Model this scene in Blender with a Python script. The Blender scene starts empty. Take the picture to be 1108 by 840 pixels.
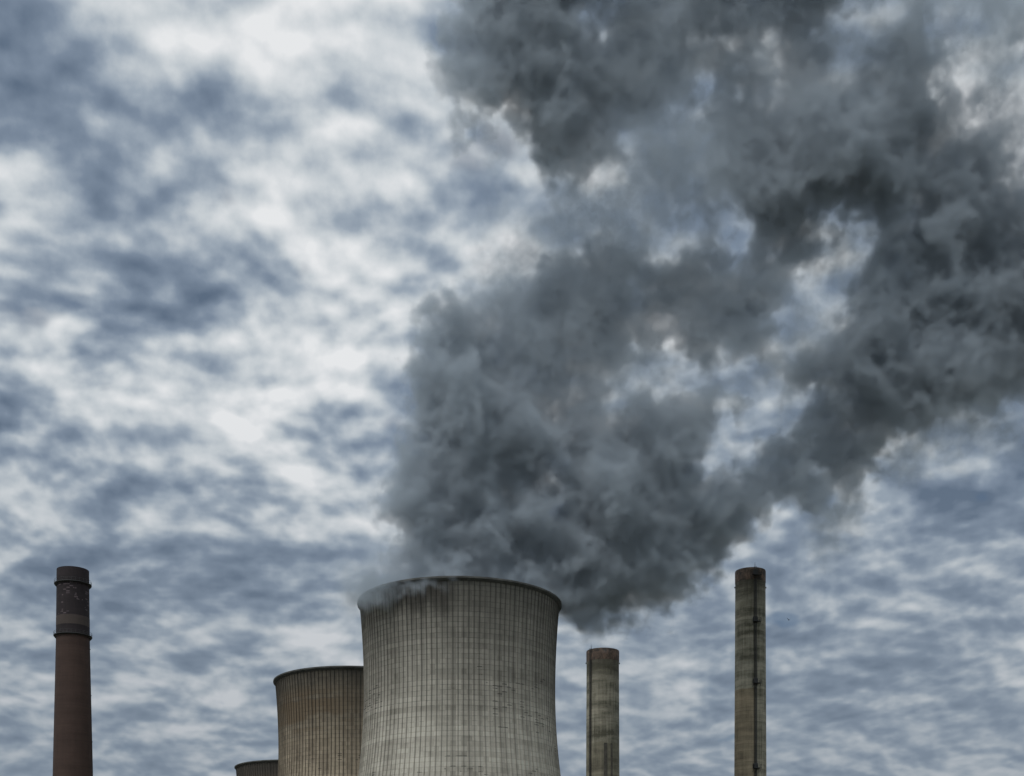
import bpy, bmesh, math, random
import numpy as np
from mathutils import Vector

# ------------------------------------------------------------------ camera, sky, sun, exposure
S = bpy.context.scene
F = 1500.0                  # focal length in photo pixels (photo 1108 wide)
HZ = 1060.0                 # the horizon, below the picture (shift lens)
EYE = 1.7
cam_d = bpy.data.cameras.new('camera')
cam = bpy.data.objects.new('camera', cam_d)
S.collection.objects.link(cam)
cam.location = (0, 0, EYE)
cam.rotation_euler = (math.radians(90), 0, 0)
cam_d.sensor_width = 36.0
cam_d.lens = 36.0 * F / 1108.0
cam_d.shift_y = (HZ - 420.0) / 1108.0
cam_d.clip_start = 0.5
cam_d.clip_end = 20000
S.camera = cam


def P(px, py, D):
    """a point of the place, D metres in front of where the photographer stood"""
    return Vector(((px - 554.0) / F * D, D, EYE + (HZ - py) / F * D))


def direction(px, py):
    return (P(px, py, 1.0) - Vector((0, 0, EYE))).normalized()


S.view_settings.view_transform = 'Standard'
S.view_settings.look = 'None'
S.view_settings.gamma = 1
S.view_settings.use_curve_mapping = False
S.view_settings.exposure = 0.0
S.render.engine = 'CYCLES'
S.cycles.use_denoising = True
S.cycles.max_bounces = 6
S.cycles.diffuse_bounces = 3
S.cycles.volume_bounces = 3
S.cycles.transparent_max_bounces = 48
S.cycles.volume_max_steps = 512
S.cycles.use_adaptive_sampling = True
S.cycles.adaptive_threshold = 0.02

SUN_DIR = Vector((-0.38, -0.46, 0.80)).normalized()      # the bright part of the overcast, high behind the camera
SUN_EL = math.asin(SUN_DIR.z)
SUN_AZ = math.atan2(SUN_DIR.x, SUN_DIR.y)


class G:
    """small helper to write shader maths"""
    def __init__(self, tree):
        self.t = tree
        self.n = tree.nodes
        self.l = tree.links

    def new(self, kind, **kw):
        n = self.n.new(kind)
        for k, v in kw.items():
            setattr(n, k, v)
        return n

    def put(self, sock, v):
        if v is None:
            return
        if isinstance(v, bpy.types.NodeSocket):
            self.l.new(v, sock)
        else:
            sock.default_value = v

    def m(self, op, a, b=None, c=None, clamp=False):
        n = self.new('ShaderNodeMath', operation=op, use_clamp=clamp)
        for i, v in enumerate((a, b, c)):
            self.put(n.inputs[i], v)
        return n.outputs[0]

    def add(self, a, b): return self.m('ADD', a, b)
    def sub(self, a, b): return self.m('SUBTRACT', a, b)
    def mul(self, a, b): return self.m('MULTIPLY', a, b)
    def div(self, a, b): return self.m('DIVIDE', a, b)

    def total(self, *a):
        r = a[0]
        for x in a[1:]:
            r = self.add(r, x)
        return r

    def ramp(self, v, lo, hi, a=0.0, b=1.0, smooth=True):
        n = self.new('ShaderNodeMapRange')
        n.interpolation_type = 'SMOOTHSTEP' if smooth else 'LINEAR'
        self.put(n.inputs[0], v)
        for i, x in enumerate((lo, hi, a, b)):
            self.put(n.inputs[i + 1], x)
        return n.outputs[0]

    def noise(self, vec, scale, detail=4, rough=0.55, dist=0.0, lac=2.0):
        n = self.new('ShaderNodeTexNoise', noise_dimensions='3D')
        self.put(n.inputs['Vector'], vec)
        n.inputs['Scale'].default_value = scale
        n.inputs['Detail'].default_value = detail
        n.inputs['Roughness'].default_value = rough
        n.inputs['Lacunarity'].default_value = lac
        n.inputs['Distortion'].default_value = dist
        return n.outputs[0]

    def noise2(self, vec, scale, detail=4, rough=0.55):
        n = self.new('ShaderNodeTexNoise', noise_dimensions='2D')
        self.put(n.inputs['Vector'], vec)
        n.inputs['Scale'].default_value = scale
        n.inputs['Detail'].default_value = detail
        n.inputs['Roughness'].default_value = rough
        return n.outputs[0]

    def noise_col2(self, vec, scale, detail=3):
        n = self.new('ShaderNodeTexNoise', noise_dimensions='2D')
        self.put(n.inputs['Vector'], vec)
        n.inputs['Scale'].default_value = scale
        n.inputs['Detail'].default_value = detail
        return n.outputs[1]

    def noise_col(self, vec, scale, detail=3):
        n = self.new('ShaderNodeTexNoise', noise_dimensions='3D')
        self.put(n.inputs['Vector'], vec)
        n.inputs['Scale'].default_value = scale
        n.inputs['Detail'].default_value = detail
        return n.outputs[1]

    def white(self, x, y=None, z=0.0):
        c = self.xyz(x, 0.0 if y is None else y, z)
        n = self.new('ShaderNodeTexWhiteNoise', noise_dimensions='3D')
        self.put(n.inputs['Vector'], c)
        return n.outputs['Value']

    def xyz(self, x, y, z):
        n = self.new('ShaderNodeCombineXYZ')
        for i, v in enumerate((x, y, z)):
            self.put(n.inputs[i], v)
        return n.outputs[0]

    def sep(self, v):
        n = self.new('ShaderNodeSeparateXYZ')
        self.put(n.inputs[0], v)
        return n.outputs

    def vm(self, op, a, b=None, scale=None):
        n = self.new('ShaderNodeVectorMath', operation=op)
        self.put(n.inputs[0], a)
        if b is not None:
            self.put(n.inputs[1], b)
        if scale is not None:
            self.put(n.inputs['Scale'], scale)
        return n.outputs['Value'] if op in ('DOT_PRODUCT', 'LENGTH', 'DISTANCE') else n.outputs['Vector']

    def mix(self, f, a, b, mode='MIX'):
        n = self.new('ShaderNodeMix', data_type='RGBA', blend_type=mode)
        self.put(n.inputs[0], f)
        for s, v in ((n.inputs[6], a), (n.inputs[7], b)):
            if isinstance(v, tuple) and len(v) == 3:
                v = v + (1.0,)
            self.put(s, v)
        return n.outputs[2]

    def curve(self, v, stops):
        n = self.new('ShaderNodeValToRGB')
        el = n.color_ramp.elements
        while len(el) < len(stops):
            el.new(0.5)
        for e, (p, c) in zip(el, stops):
            e.position = p
            e.color = tuple(c) + (1.0,)
        self.put(n.inputs[0], v)
        return n.outputs[0]


BACK_FILL = 2.8


def build_world():
    w = bpy.data.worlds.new('World')
    S.world = w
    w.use_nodes = True
    w.node_tree.nodes.clear()
    g = G(w.node_tree)
    out = g.new('ShaderNodeOutputWorld')
    bg = g.new('ShaderNodeBackground')
    bg.inputs['Strength'].default_value = 0.1
    sky = g.new('ShaderNodeTexSky', sky_type='NISHITA')
    sky.sun_disc = False
    sky.sun_elevation = SUN_EL
    sky.sun_rotation = SUN_AZ
    sky.air_density = 1.2
    sky.dust_density = 1.5
    d = g.new('ShaderNodeTexCoord').outputs['Generated']
    x, y, z = g.sep(d)
    zz = g.m('MAXIMUM', z, 0.0)
    den = g.add(zz, 0.31)
    cx, cy = g.div(x, den), g.div(y, den)
    p = g.xyz(g.add(g.mul(cx, 0.96), g.mul(cy, 0.20)), g.sub(g.mul(cy, 1.0), g.mul(cx, 0.20)), 0.0)
    # the cloud deck lies level overhead: cells shrink towards the horizon
    warp = g.vm('SUBTRACT', g.noise_col2(p, 3.0, 1.5), (0.5, 0.5, 0.5))
    pw = g.vm('ADD', p, g.vm('SCALE', warp, scale=0.07))
    n_big = g.noise2(pw, 2.2, 2, 0.5)
    n_mid = g.noise2(g.vm('ADD', pw, (11.3, 4.1, 0)), 7.0, 2, 0.5)
    n_puf = g.noise2(g.vm('ADD', pw, (1.3, 14.1, 2)), 17.0, 2.5, 0.5)
    n_fine = g.noise(d, 38.0, 4, 0.6)
    n_up = g.noise2(g.vm('ADD', pw, (1.3, 14.1 - 0.018, 2)), 17.0, 2.5, 0.5)
    relief = g.sub(n_puf, n_up)
    cells = g.new('ShaderNodeTexVoronoi', feature='SMOOTH_F1', voronoi_dimensions='2D')
    cells.inputs['Scale'].default_value = 11.0
    cells.inputs['Smoothness'].default_value = 0.6
    g.l.new(g.vm('ADD', pw, g.vm('SCALE', g.vm('SUBTRACT', g.noise_col2(p, 16.0, 3), (0.5, 0.5, 0.5)), scale=0.07)), cells.inputs['Vector'])
    v = g.total(g.mul(g.sub(n_big, 0.5), 0.60), g.mul(g.sub(n_mid, 0.5), 0.95), g.mul(g.sub(n_puf, 0.5), 0.74),
                g.mul(g.sub(n_fine, 0.5), 0.46), g.mul(relief, 0.62), g.mul(g.sub(0.46, cells.outputs['Distance']), 0.36), 0.525)
    # the thick and thin parts of the deck, each in its own quarter of the sky
    for (px, py, rad, s) in SKY_PATCHES:
        dot = g.vm('DOT_PRODUCT', d, tuple(direction(px, py)))
        k = 1.0 / (rad / F) ** 2
        gs = g.m('EXPONENT', g.mul(g.sub(dot, 1.0), k))
        v = g.add(v, g.mul(gs, s))
    col = g.curve(v, [(0.00, (.105, .148, .215)), (0.32, (.200, .255, .335)), (0.52, (.330, .390, .460)),
                      (0.74, (.560, .605, .640)), (1.00, (.790, .805, .820))])
    # paler and duller where the deck is seen edge-on far away
    low = g.ramp(zz, 0.42, 0.10)
    col = g.mix(g.mul(low, 0.62), col, (.205, .250, .305))
    # added fill light: unseen sky overhead and behind the camera brightened for the towers
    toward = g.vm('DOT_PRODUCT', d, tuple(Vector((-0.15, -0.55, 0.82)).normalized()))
    back = g.ramp(toward, 0.15, 0.95, 1.0, BACK_FILL)
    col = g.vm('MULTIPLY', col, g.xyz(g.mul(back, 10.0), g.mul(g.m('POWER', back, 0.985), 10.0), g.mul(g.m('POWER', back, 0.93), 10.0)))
    # a few small openings with blue behind
    gap = g.mul(g.ramp(g.noise2(g.vm('ADD', pw, (7.3, 1.1, 9)), 9.0, 3, 0.5), 0.68, 0.80), 0.5)
    colr = g.mix(gap, col, g.vm('MULTIPLY', sky.outputs[0], (.35, .42, .5)))
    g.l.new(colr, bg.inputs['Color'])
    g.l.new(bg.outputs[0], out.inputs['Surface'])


# (photo x, photo y, radius in photo pixels, thinner + / thicker -)
SKY_PATCHES = [
    (430, 100, 90, 0.20), (330, 60, 70, 0.12), (560, 230, 80, 0.12), (380, 290, 50, 0.14), (180, 110, 32, 0.06), (250, 60, 40, .08),
    (60, 165, 90, -0.19), (195, 270, 42, -0.28), (255, 120, 36, -0.20), (110, 240, 60, -0.10), (60, 20, 80, -0.08), (100, 60, 60, -.10),
    (330, 320, 40, -0.16), (90, 400, 70, 0.04), (170, 470, 90, 0.05), (370, 470, 70, 0.12), (20, 455, 34, -0.14), (180, 420, 130, .09),
    (240, 550, 34, -.16), (120, 650, 90, -0.20), (330, 700, 120, 0.10), (250, 770, 120, 0.12), (150, 590, 50, .06), (1040, 90, 50, 0.25),
    (360, 380, 60, .03), (240, 210, 40, .08), (150, 690, 130, -.12), (1000, 560, 170, -0.12), (900, 800, 150, -0.05), (730, 740, 80, 0.12), (720, 400, 60, 0.20), (820, 420, 60, 0.12), (930, 640, 40, .12),
]
build_world()

sun_d = bpy.data.lights.new('sun', 'SUN')
sun_d.energy = 1.3
sun_d.angle = math.radians(25)
sun_d.color = (1.0, 0.98, 0.955)
sun = bpy.data.objects.new('sun', sun_d)
S.collection.objects.link(sun)
sun.rotation_euler = (-SUN_DIR).to_track_quat('-Z', 'Y').to_euler()
sun.location = SUN_DIR * 900


# ------------------------------------------------------------------ helpers
def link(o, parent=None):
    S.collection.objects.link(o)
    if parent:
        o.parent = parent
    return o


def thing(name, label, cat, loc, group=None):
    o = bpy.data.objects.new(name, None)
    o.location = loc
    o.empty_display_size = 3
    o['label'] = label
    o['category'] = cat
    if group:
        o['group'] = group
    return link(o)


def mesh_obj(name, bm, mat, parent=None, smooth=None):
    me = bpy.data.meshes.new(name)
    if bm is not None:
        bm.normal_update()
        bm.to_mesh(me)
        bm.free()
    if mat:
        me.materials.append(mat)
    if smooth is not None:
        me.polygons.foreach_set('use_smooth', [True] * len(me.polygons))
        me.set_sharp_from_angle(angle=math.radians(smooth))
    return link(bpy.data.objects.new(name, me), parent)


def lathe(prof, n, bm=None, a0=0.0, mod=None, closed=False):
    """turn a profile of (radius, z) about the axis"""
    bm = bm or bmesh.new()
    rings = []
    for r, z in prof:
        ring = []
        for i in range(n):
            a = a0 + 2 * math.pi * i / n
            rr = r + (mod(i) if mod else 0)
            ring.append(bm.verts.new((rr * math.cos(a), rr * math.sin(a), z)))
        rings.append(ring)
    last = len(rings) if closed else len(rings) - 1
    for k in range(last):
        A, B = rings[k], rings[(k + 1) % len(rings)]
        for i in range(n):
            j = (i + 1) % n
            bm.faces.new((A[i], A[j], B[j], B[i]))
    return bm


def tube(bm, a, b, r, n=8):
    a, b = Vector(a), Vector(b)
    q = (b - a).to_track_quat('Z', 'Y')
    rings = []
    for p in (a, b):
        rings.append([bm.verts.new(p + q @ Vector((r * math.cos(2 * math.pi * i / n), r * math.sin(2 * math.pi * i / n), 0)))
                      for i in range(n)])
    for i in range(n):
        j = (i + 1) % n
        bm.faces.new((rings[0][i], rings[0][j], rings[1][j], rings[1][i]))
    bm.faces.new(rings[0][::-1])
    bm.faces.new(rings[1])


def ring_tube(bm, R, z, r, n=48, a0=0.0, a1=2 * math.pi, c=(0, 0)):
    full = abs(a1 - a0 - 2 * math.pi) < 1e-6
    k = n if full else n + 1
    rings = []
    for i in range(k):
        a = a0 + (a1 - a0) * i / n
        ring = []
        for j in range(6):
            b = 2 * math.pi * j / 6
            rr = R + r * math.cos(b)
            ring.append(bm.verts.new((c[0] + rr * math.cos(a), c[1] + rr * math.sin(a), z + r * math.sin(b))))
        rings.append(ring)
    for i in range(k if full else k - 1):
        A, B = rings[i], rings[(i + 1) % k]
        for j in range(6):
            bm.faces.new((A[j], B[j], B[(j + 1) % 6], A[(j + 1) % 6]))


def box(bm, c, size, rz=0.0):
    r = bmesh.ops.create_cube(bm, size=1.0)['verts']
    co, si = math.cos(rz), math.sin(rz)
    for v in r:
        x, y, z = v.co.x * size[0], v.co.y * size[1], v.co.z * size[2]
        v.co = Vector((c[0] + x * co - y * si, c[1] + x * si + y * co, c[2] + z))


def new_mat(name):
    m = bpy.data.materials.new(name)
    m.use_nodes = True
    m.node_tree.nodes.clear()
    g = G(m.node_tree)
    out = g.new('ShaderNodeOutputMaterial')
    b = g.new('ShaderNodeBsdfPrincipled')
    g.l.new(b.outputs[0], out.inputs['Surface'])
    return m, g, b


def plain(name, col, rough=0.7, metal=0.0, var=0.25, scale=0.8):
    m, g, b = new_mat(name)
    p = g.new('ShaderNodeTexCoord').outputs['Object']
    n = g.noise(p, scale, 5, 0.6)
    f = g.ramp(n, 0.25, 0.75, 1 - var, 1 + var)
    g.l.new(g.vm('SCALE', tuple(col), scale=f), b.inputs['Base Color'])
    b.inputs['Roughness'].default_value = rough
    b.inputs['Metallic'].default_value = metal
    return m


# ------------------------------------------------------------------ cooling towers
N_RIB = 120
LIFT = 1.42


def tower_concrete(name, seed, light, dark, soot_lo, soot_amt, brown, brown_amt, rib_dark, spill=None):
    m, g, b = new_mat(name)
    p = g.new('ShaderNodeTexCoord').outputs['Object']
    x, y, z = g.sep(p)
    ang = g.m('ARCTAN2', y, x)
    u = g.add(g.mul(ang, N_RIB / (2 * math.pi)), N_RIB)
    row = g.div(z, LIFT)
    fu, fr = g.m('FRACT', u), g.m('FRACT', row)
    iu, ir = g.m('FLOOR', u), g.m('FLOOR', row)
    off = g.vm('ADD', p, (seed * 37.1, seed * 11.7, seed * 5.3))
    # weathering at several sizes
    big = g.noise(off, 0.035, 4, 0.55)
    mid = g.noise(off, 0.16, 5, 0.6)
    grain = g.noise(off, 1.6, 5, 0.7)
    band = g.noise(g.vm('MULTIPLY', off, (0.012, 0.012, 0.16)), 1.0, 5, 0.65)
    cyl = g.xyz(g.mul(g.m('COSINE', ang), 28.0), g.mul(g.m('SINE', ang), 28.0), g.mul(z, 0.035))
    streak = g.noise(g.vm('ADD', cyl, (seed * 7.0, 3.0, seed)), 0.75, 5, 0.65)
    w_panel = g.white(iu, ir, float(seed))
    w_row = g.white(ir, 3.0, float(seed))
    w_col = g.white(iu, 9.0, float(seed))
    t = g.total(g.mul(g.sub(big, 0.5), 1.0), g.mul(g.sub(mid, 0.5), 0.55), g.mul(g.sub(grain, 0.5), 0.45),
                g.mul(g.sub(streak, 0.5), 0.8), g.mul(g.sub(band, 0.5), 0.75),
                g.mul(g.sub(w_panel, 0.5), 0.26), g.mul(g.sub(w_row, 0.5), 0.24), g.mul(g.sub(w_col, 0.5), 0.28), 0.60)
    col = g.mix(g.m('MINIMUM', g.m('MAXIMUM', t, 0.0), 1.0), dark, light)
    # soot washed down from the rim
    run = g.add(g.mul(g.sub(streak, 0.5), 34.0), g.mul(g.sub(mid, 0.5), 22.0))
    soot = g.ramp(g.add(z, run), soot_lo, 114.0)
    col = g.mix(g.mul(soot, soot_amt), col, (.030, .028, .024))
    if brown_amt:  # a rust-brown run on the left shoulder
        ba = g.ramp(g.m('ABSOLUTE', g.sub(ang, -2.20)), 1.10, 0.25)
        bz = g.mul(g.ramp(z, 82.0, 95.0), g.ramp(z, 108.0, 101.0))
        bn = g.ramp(g.add(band, g.mul(g.sub(mid, 0.5), 0.6)), 0.38, 0.56)
        col = g.mix(g.mul(g.mul(g.mul(ba, bz), bn), brown_amt), col, brown)
    if spill:      # where the smoke keeps rolling over the lip the concrete is black-brown
        da = g.ramp(g.m('ABSOLUTE', g.sub(ang, spill[0])), spill[1], spill[1] * 0.5)
        dz = g.ramp(g.add(z, g.add(g.mul(g.sub(mid, 0.5), 14.0), g.mul(g.sub(streak, 0.5), 12.0))), 100.0, 107.0)
        col = g.mix(g.mul(g.mul(da, dz), 0.62), col, (.020, .016, .014))
    # dirt caught beside each rib and in each lift joint
    dirty = g.ramp(g.noise(g.vm('ADD', cyl, (1.0, seed * 3.0, 2.0)), 0.5, 4, 0.6), 0.30, 0.70, 0.45, 1.0)
    dirty = g.m('MINIMUM', g.mul(dirty, g.ramp(z, 50.0, 92.0, 0.62, 1.25)), 1.0)
    rib = g.mul(g.m('MULTIPLY', g.ramp(fu, 0.25, 0.31), g.ramp(fu, 0.50, 0.42)), dirty)
    col = g.mix(g.mul(rib, rib_dark), col, (.022, .021, .018))
    jn = g.mul(g.ramp(fr, 0.16, 0.06), g.ramp(g.add(w_panel, g.mul(w_row, 0.8)), 0.40, 1.10))
    jn = g.mul(jn, g.ramp(z, 46.0, 84.0, 0.45, 1.0))
    col = g.mix(g.mul(jn, 0.44), col, (.028, .026, .022))
    # chipped concrete along some lift joints
    c1 = g.white(iu, g.m('FLOOR', g.mul(row, 2.0)), seed + 40.0)
    zone = g.mul(g.ramp(g.noise(g.vm('ADD', off, (31, 8, 1)), 0.06, 3, 0.5), 0.50, 0.66),
                 g.mul(g.ramp(z, 90.0, 80.0), g.ramp(z, 40.0, 56.0)))
    chip = g.mul(g.mul(g.m('GREATER_THAN', c1, g.sub(1.0, g.mul(zone, 0.22))), g.m('LESS_THAN', g.m('FRACT', g.mul(row, 2.0)), 0.40)),
                 g.m('GREATER_THAN', grain, 0.42))
    col = g.mix(g.mul(chip, 0.65), col, (.018, .017, .015))
    g.l.new(col, b.inputs['Base Color'])
    b.inputs['Roughness'].default_value = 0.92
    b.inputs['Specular IOR Level'].default_value = 0.25
    bump = g.new('ShaderNodeBump')
    bump.inputs['Strength'].default_value = 0.5
    bump.inputs['Distance'].default_value = 0.10
    g.l.new(g.sub(g.add(mid, grain), g.mul(jn, 0.7)), bump.inputs['Height'])
    g.l.new(bump.outputs[0], b.inputs['Normal'])
    return m


RIM_Z = EYE + 109.9
TH_Z, TH_R = 85.7, 27.8


def tower_radius(z):
    b = 70.9 if z < TH_Z else 84.0
    return TH_R * math.sqrt(1 + ((z - TH_Z) / b) ** 2)


def cooling_tower(x, y, label, mat, rim_mat):
    t = thing('cooling_tower', label, 'cooling tower', (x, y, 0), 'cooling towers of the power station')
    n = N_RIB * 5
    fin = (0.0, 0.0, 0.22, 0.22, 0.0)            # one rib in every 3 degrees
    frac = (0.0, 0.28, 0.31, 0.45, 0.48)
    bm = bmesh.new()
    zs = [9.0 + (RIM_Z - 1.1 - 9.0) * k / 84 for k in range(85)]
    rings = []
    for z in zs:
        R = tower_radius(z)
        ring = []
        for i in range(N_RIB):
            for f, h in zip(frac, fin):
                a = 2 * math.pi * (i + f) / N_RIB
                ring.append(bm.verts.new(((R + h) * math.cos(a), (R + h) * math.sin(a), z)))
        rings.append(ring)
    inner = []                                   # inside of the shell
    for z in (RIM_Z - 1.1, 98.0, 86.0, 60.0, 30.0, 9.0):
        R = tower_radius(z) - 0.6
        inner.append([bm.verts.new((R * math.cos(2 * math.pi * i / n), R * math.sin(2 * math.pi * i / n), z)) for i in range(n)])
    seq = rings + inner
    for k in range(len(seq)):
        A, B = seq[k], seq[(k + 1) % len(seq)]
        for i in range(n):
            j = (i + 1) % n
            bm.faces.new((A[i], A[j], B[j], B[i]))
    mesh_obj('shell', bm, mat, t)
    # the ring beam at the lip: an overhanging gutter with a thin parapet
    R = tower_radius(RIM_Z - 1.1)
    prof = [(R - 0.6, RIM_Z - 1.1), (R + 0.2, RIM_Z - 1.1), (R + 0.95, RIM_Z - 0.55), (R + 0.95, RIM_Z - 0.1), (R + 0.75, RIM_Z),
            (R + 0.55, RIM_Z), (R + 0.5, RIM_Z - 0.5), (R - 0.1, RIM_Z - 0.5), (R - 0.2, RIM_Z + 0.02), (R - 0.6, RIM_Z + 0.02)]
    prof = [(r, z + 0.003) for r, z in prof]
    mesh_obj('rim', lathe(prof, 240, closed=True), rim_mat, t, 30)
    # raking columns that carry the shell above the air inlet
    bm = bmesh.new()
    nc = 40
    R0, R1 = tower_radius(0.0) + 0.6, tower_radius(9.0) - 0.3
    for i in range(nc):
        a = 2 * math.pi * i / nc
        for s in (-1, 1):
            b_ = a + s * math.pi / nc
            tube(bm, (R0 * math.cos(a), R0 * math.sin(a), 0), (R1 * math.cos(b_), R1 * math.sin(b_), 9.3), 0.4, 8)
    mesh_obj('columns', bm, mat, t)
    return t


m_rim = plain('dark weathered concrete', (.060, .058, .052), 0.9, 0, 0.4, 0.5)
m_t1 = tower_concrete('grey ribbed concrete', 1, (.455, .418, .350), (.150, .135, .110), 70.0, 0.78, (.1, .07, .05), 0.0, 0.64, (-1.92, 0.42))
m_t2 = tower_concrete('brown stained ribbed concrete', 2, (.400, .330, .240), (.115, .090, .064), 78.0, 0.85, (.120, .082, .048), 0.70, 0.85)
m_t3 = tower_concrete('sooty ribbed concrete', 3, (.180, .146, .115), (.064, .050, .039), 60.0, 0.75, (.10, .07, .05), 0.5, 0.6)

D1, D2, D3 = 407.0, 515.0, 722.0
T1 = P(497.5, HZ, D1)
cooling_tower(T1.x, D1, 'large grey ribbed cooling tower with smoke pouring from its top, nearest of the three', m_t1, m_rim)
T2 = P(384, HZ, D2)
cooling_tower(T2.x, D2, 'brown stained cooling tower half hidden behind the smoking one, no smoke', m_t2, m_rim)
T3 = P(317, HZ, D3)
cooling_tower(T3.x, D3, 'dark distant cooling tower, only the corner of its top showing, smallest of the three', m_t3, m_rim)


# ------------------------------------------------------------------ chimneys
def shaft_radius_fn(pts):
    zs = [p[0] for p in pts]
    rs = [p[1] for p in pts]
    return lambda z: float(np.interp(z, zs, rs))


m_steel = plain('dark painted steel', (.022, .021, .020), 0.6, 0.0, 0.4, 1.5)
m_duct = plain('weathered brown duct', (.066, .059, .046), 0.85, 0.0, 0.4, 0.6)
m_bore = plain('sooty flue lining', (.020, .019, .018), 0.95, 0.0, 0.3, 0.5)


def chimney_concrete(name, seed, top, paint_z, low_col, ladder_ang, split):
    """board-marked concrete, green-grey above, browner coating below paint_z; rust collar is a part of its own"""
    m, g, b = new_mat(name)
    p = g.new('ShaderNodeTexCoord').outputs['Object']
    x, y, z = g.sep(p)
    ang = g.m('ARCTAN2', y, x)
    off = g.vm('ADD', p, (seed * 17.1, seed * 31.7, seed * 3.3))
    row = g.div(z, 1.25)
    ir, fr = g.m('FLOOR', row), g.m('FRACT', row)
    cyl = g.xyz(g.mul(g.m('COSINE', ang), 6.0), g.mul(g.m('SINE', ang), 6.0), g.mul(z, 0.05))
    streak = g.noise(g.vm('ADD', cyl, (seed * 2.0, 1.0, seed)), 1.1, 5, 0.65)
    band = g.noise(g.vm('MULTIPLY', off, (0.04, 0.04, 0.20)), 1.0, 5, 0.6)
    blot = g.noise(off, 0.35, 6, 0.65)
    grain = g.noise(off, 2.2, 4, 0.7)
    w_row = g.white(ir, 1.0, float(seed))
    t = g.total(g.mul(g.sub(streak, 0.5), 1.7), g.mul(g.sub(band, 0.5), 3.4), g.mul(g.sub(blot, 0.5), 1.1),
                g.mul(g.sub(grain, 0.5), 0.4), g.mul(g.sub(w_row, 0.5), 0.20), 0.55)
    t = g.m('MINIMUM', g.m('MAXIMUM', t, 0.0), 1.0)
    up = g.mix(t, (.090, .084, .060), (.320, .292, .225))
    lo = g.mix(t, tuple(c * 0.55 for c in low_col), tuple(c * 1.25 for c in low_col))
    f = g.ramp(g.add(z, g.mul(g.sub(blot, 0.5), 1.2)), paint_z + 0.3, paint_z - 0.3)
    if split:      # only the side left of the ladder has the brown coat
        side = g.m('LESS_THAN', g.m('COSINE', g.sub(ang, ladder_ang + math.pi / 2)), -0.02)
        f = g.mul(f, g.add(g.mul(side, 0.8), 0.2))
    col = g.mix(f, up, lo)
    # soot runs under the collar
    run = g.add(g.mul(g.sub(streak, 0.5), 40.0), g.mul(g.sub(blot, 0.5), 12.0))
    soot = g.ramp(g.add(z, run), top - 15.0, top + 1.0)
    col = g.mix(g.mul(soot, 0.78), col, (.030, .026, .020))
    jn = g.mul(g.ramp(fr, 0.16, 0.04), g.ramp(w_row, 0.2, 0.9))
    col = g.mix(g.mul(jn, 0.45), col, (.03, .03, .024))
    # long dark run below the ladder fixings
    dl = g.m('COSINE', g.sub(ang, ladder_ang))
    wide = g.ramp(g.add(dl, g.mul(g.sub(blot, 0.5), 0.01)), 0.990, 0.998)
    col = g.mix(g.mul(wide, 0.55), col, (.022, .021, .018))
    g.l.new(col, b.inputs['Base Color'])
    b.inputs['Roughness'].default_value = 0.92
    b.inputs['Specular IOR Level'].default_value = 0.25
    bump = g.new('ShaderNodeBump')
    bump.inputs['Strength'].default_value = 0.4
    bump.inputs['Distance'].default_value = 0.06
    g.l.new(g.sub(g.add(blot, grain), jn), bump.inputs['Height'])
    g.l.new(bump.outputs[0], b.inputs['Normal'])
    return m


def rust_mat():
    m, g, b = new_mat('rust stained concrete collar')
    p = g.new('ShaderNodeTexCoord').outputs['Object']
    x, y, z = g.sep(p)
    n = g.noise(p, 0.5, 6, 0.65, 0.4)
    s = g.noise(g.vm('MULTIPLY', p, (1, 1, 0.25)), 1.0, 5, 0.65)
    col = g.mix(g.ramp(n, 0.35, 0.65), (.032, .024, .019), (.130, .084, .058))
    col = g.mix(g.mul(g.ramp(s, 0.48, 0.66), 0.75), col, (.018, .016, .014))
    g.l.new(col, b.inputs['Base Color'])
    b.inputs['Roughness'].default_value = 0.9
    return m


m_rust = rust_mat()


def ladder_bm(R, z0, z1, ang):
    """rung ladder with safety hoops, standing off the shaft"""
    bm = bmesh.new()
    ux, uy = math.cos(ang), math.sin(ang)
    tx, ty = -uy, ux
    zz = z0
    while zz < z1 - 0.01:
        ze = min(zz + 6.0, z1)
        for s in (-1, 1):
            a, b_ = R(zz) + 0.25, R(ze) + 0.25
            tube(bm, (ux * a + tx * 0.24 * s, uy * a + ty * 0.24 * s, zz), (ux * b_ + tx * 0.24 * s, uy * b_ + ty * 0.24 * s, ze), 0.06, 5)
        for k in range(5):                       # vertical cage straps
            q = math.radians(-90 + 45 * k)
            pa = [(ux * (R(w) + 0.3 + 0.42 * math.cos(q)) + tx * 0.42 * math.sin(q),
                   uy * (R(w) + 0.3 + 0.42 * math.cos(q)) + ty * 0.42 * math.sin(q), w) for w in (zz, ze)]
            tube(bm, pa[0], pa[1], 0.035, 4)
        zz = ze
    z = z0
    while z < z1:                                # hoops, with brackets back to the shaft
        r = R(z) + 0.3
        pts = [(ux * (r + 0.42 * math.cos(q)) + tx * 0.42 * math.sin(q), uy * (r + 0.42 * math.cos(q)) + ty * 0.42 * math.sin(q), z)
               for q in [math.radians(-110 + 27.5 * k) for k in range(9)]]
        for a, b_ in zip(pts, pts[1:]):
            tube(bm, a, b_, 0.035, 4)
        for s in (-1, 1):
            tube(bm, (ux * (R(z) - 0.1) + tx * 0.24 * s, uy * (R(z) - 0.1) + ty * 0.24 * s, z),
                 (ux * (R(z) + 0.26) + tx * 0.24 * s, uy * (R(z) + 0.26) + ty * 0.24 * s, z), 0.05, 4)
        z += 1.5
    return bm


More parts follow.
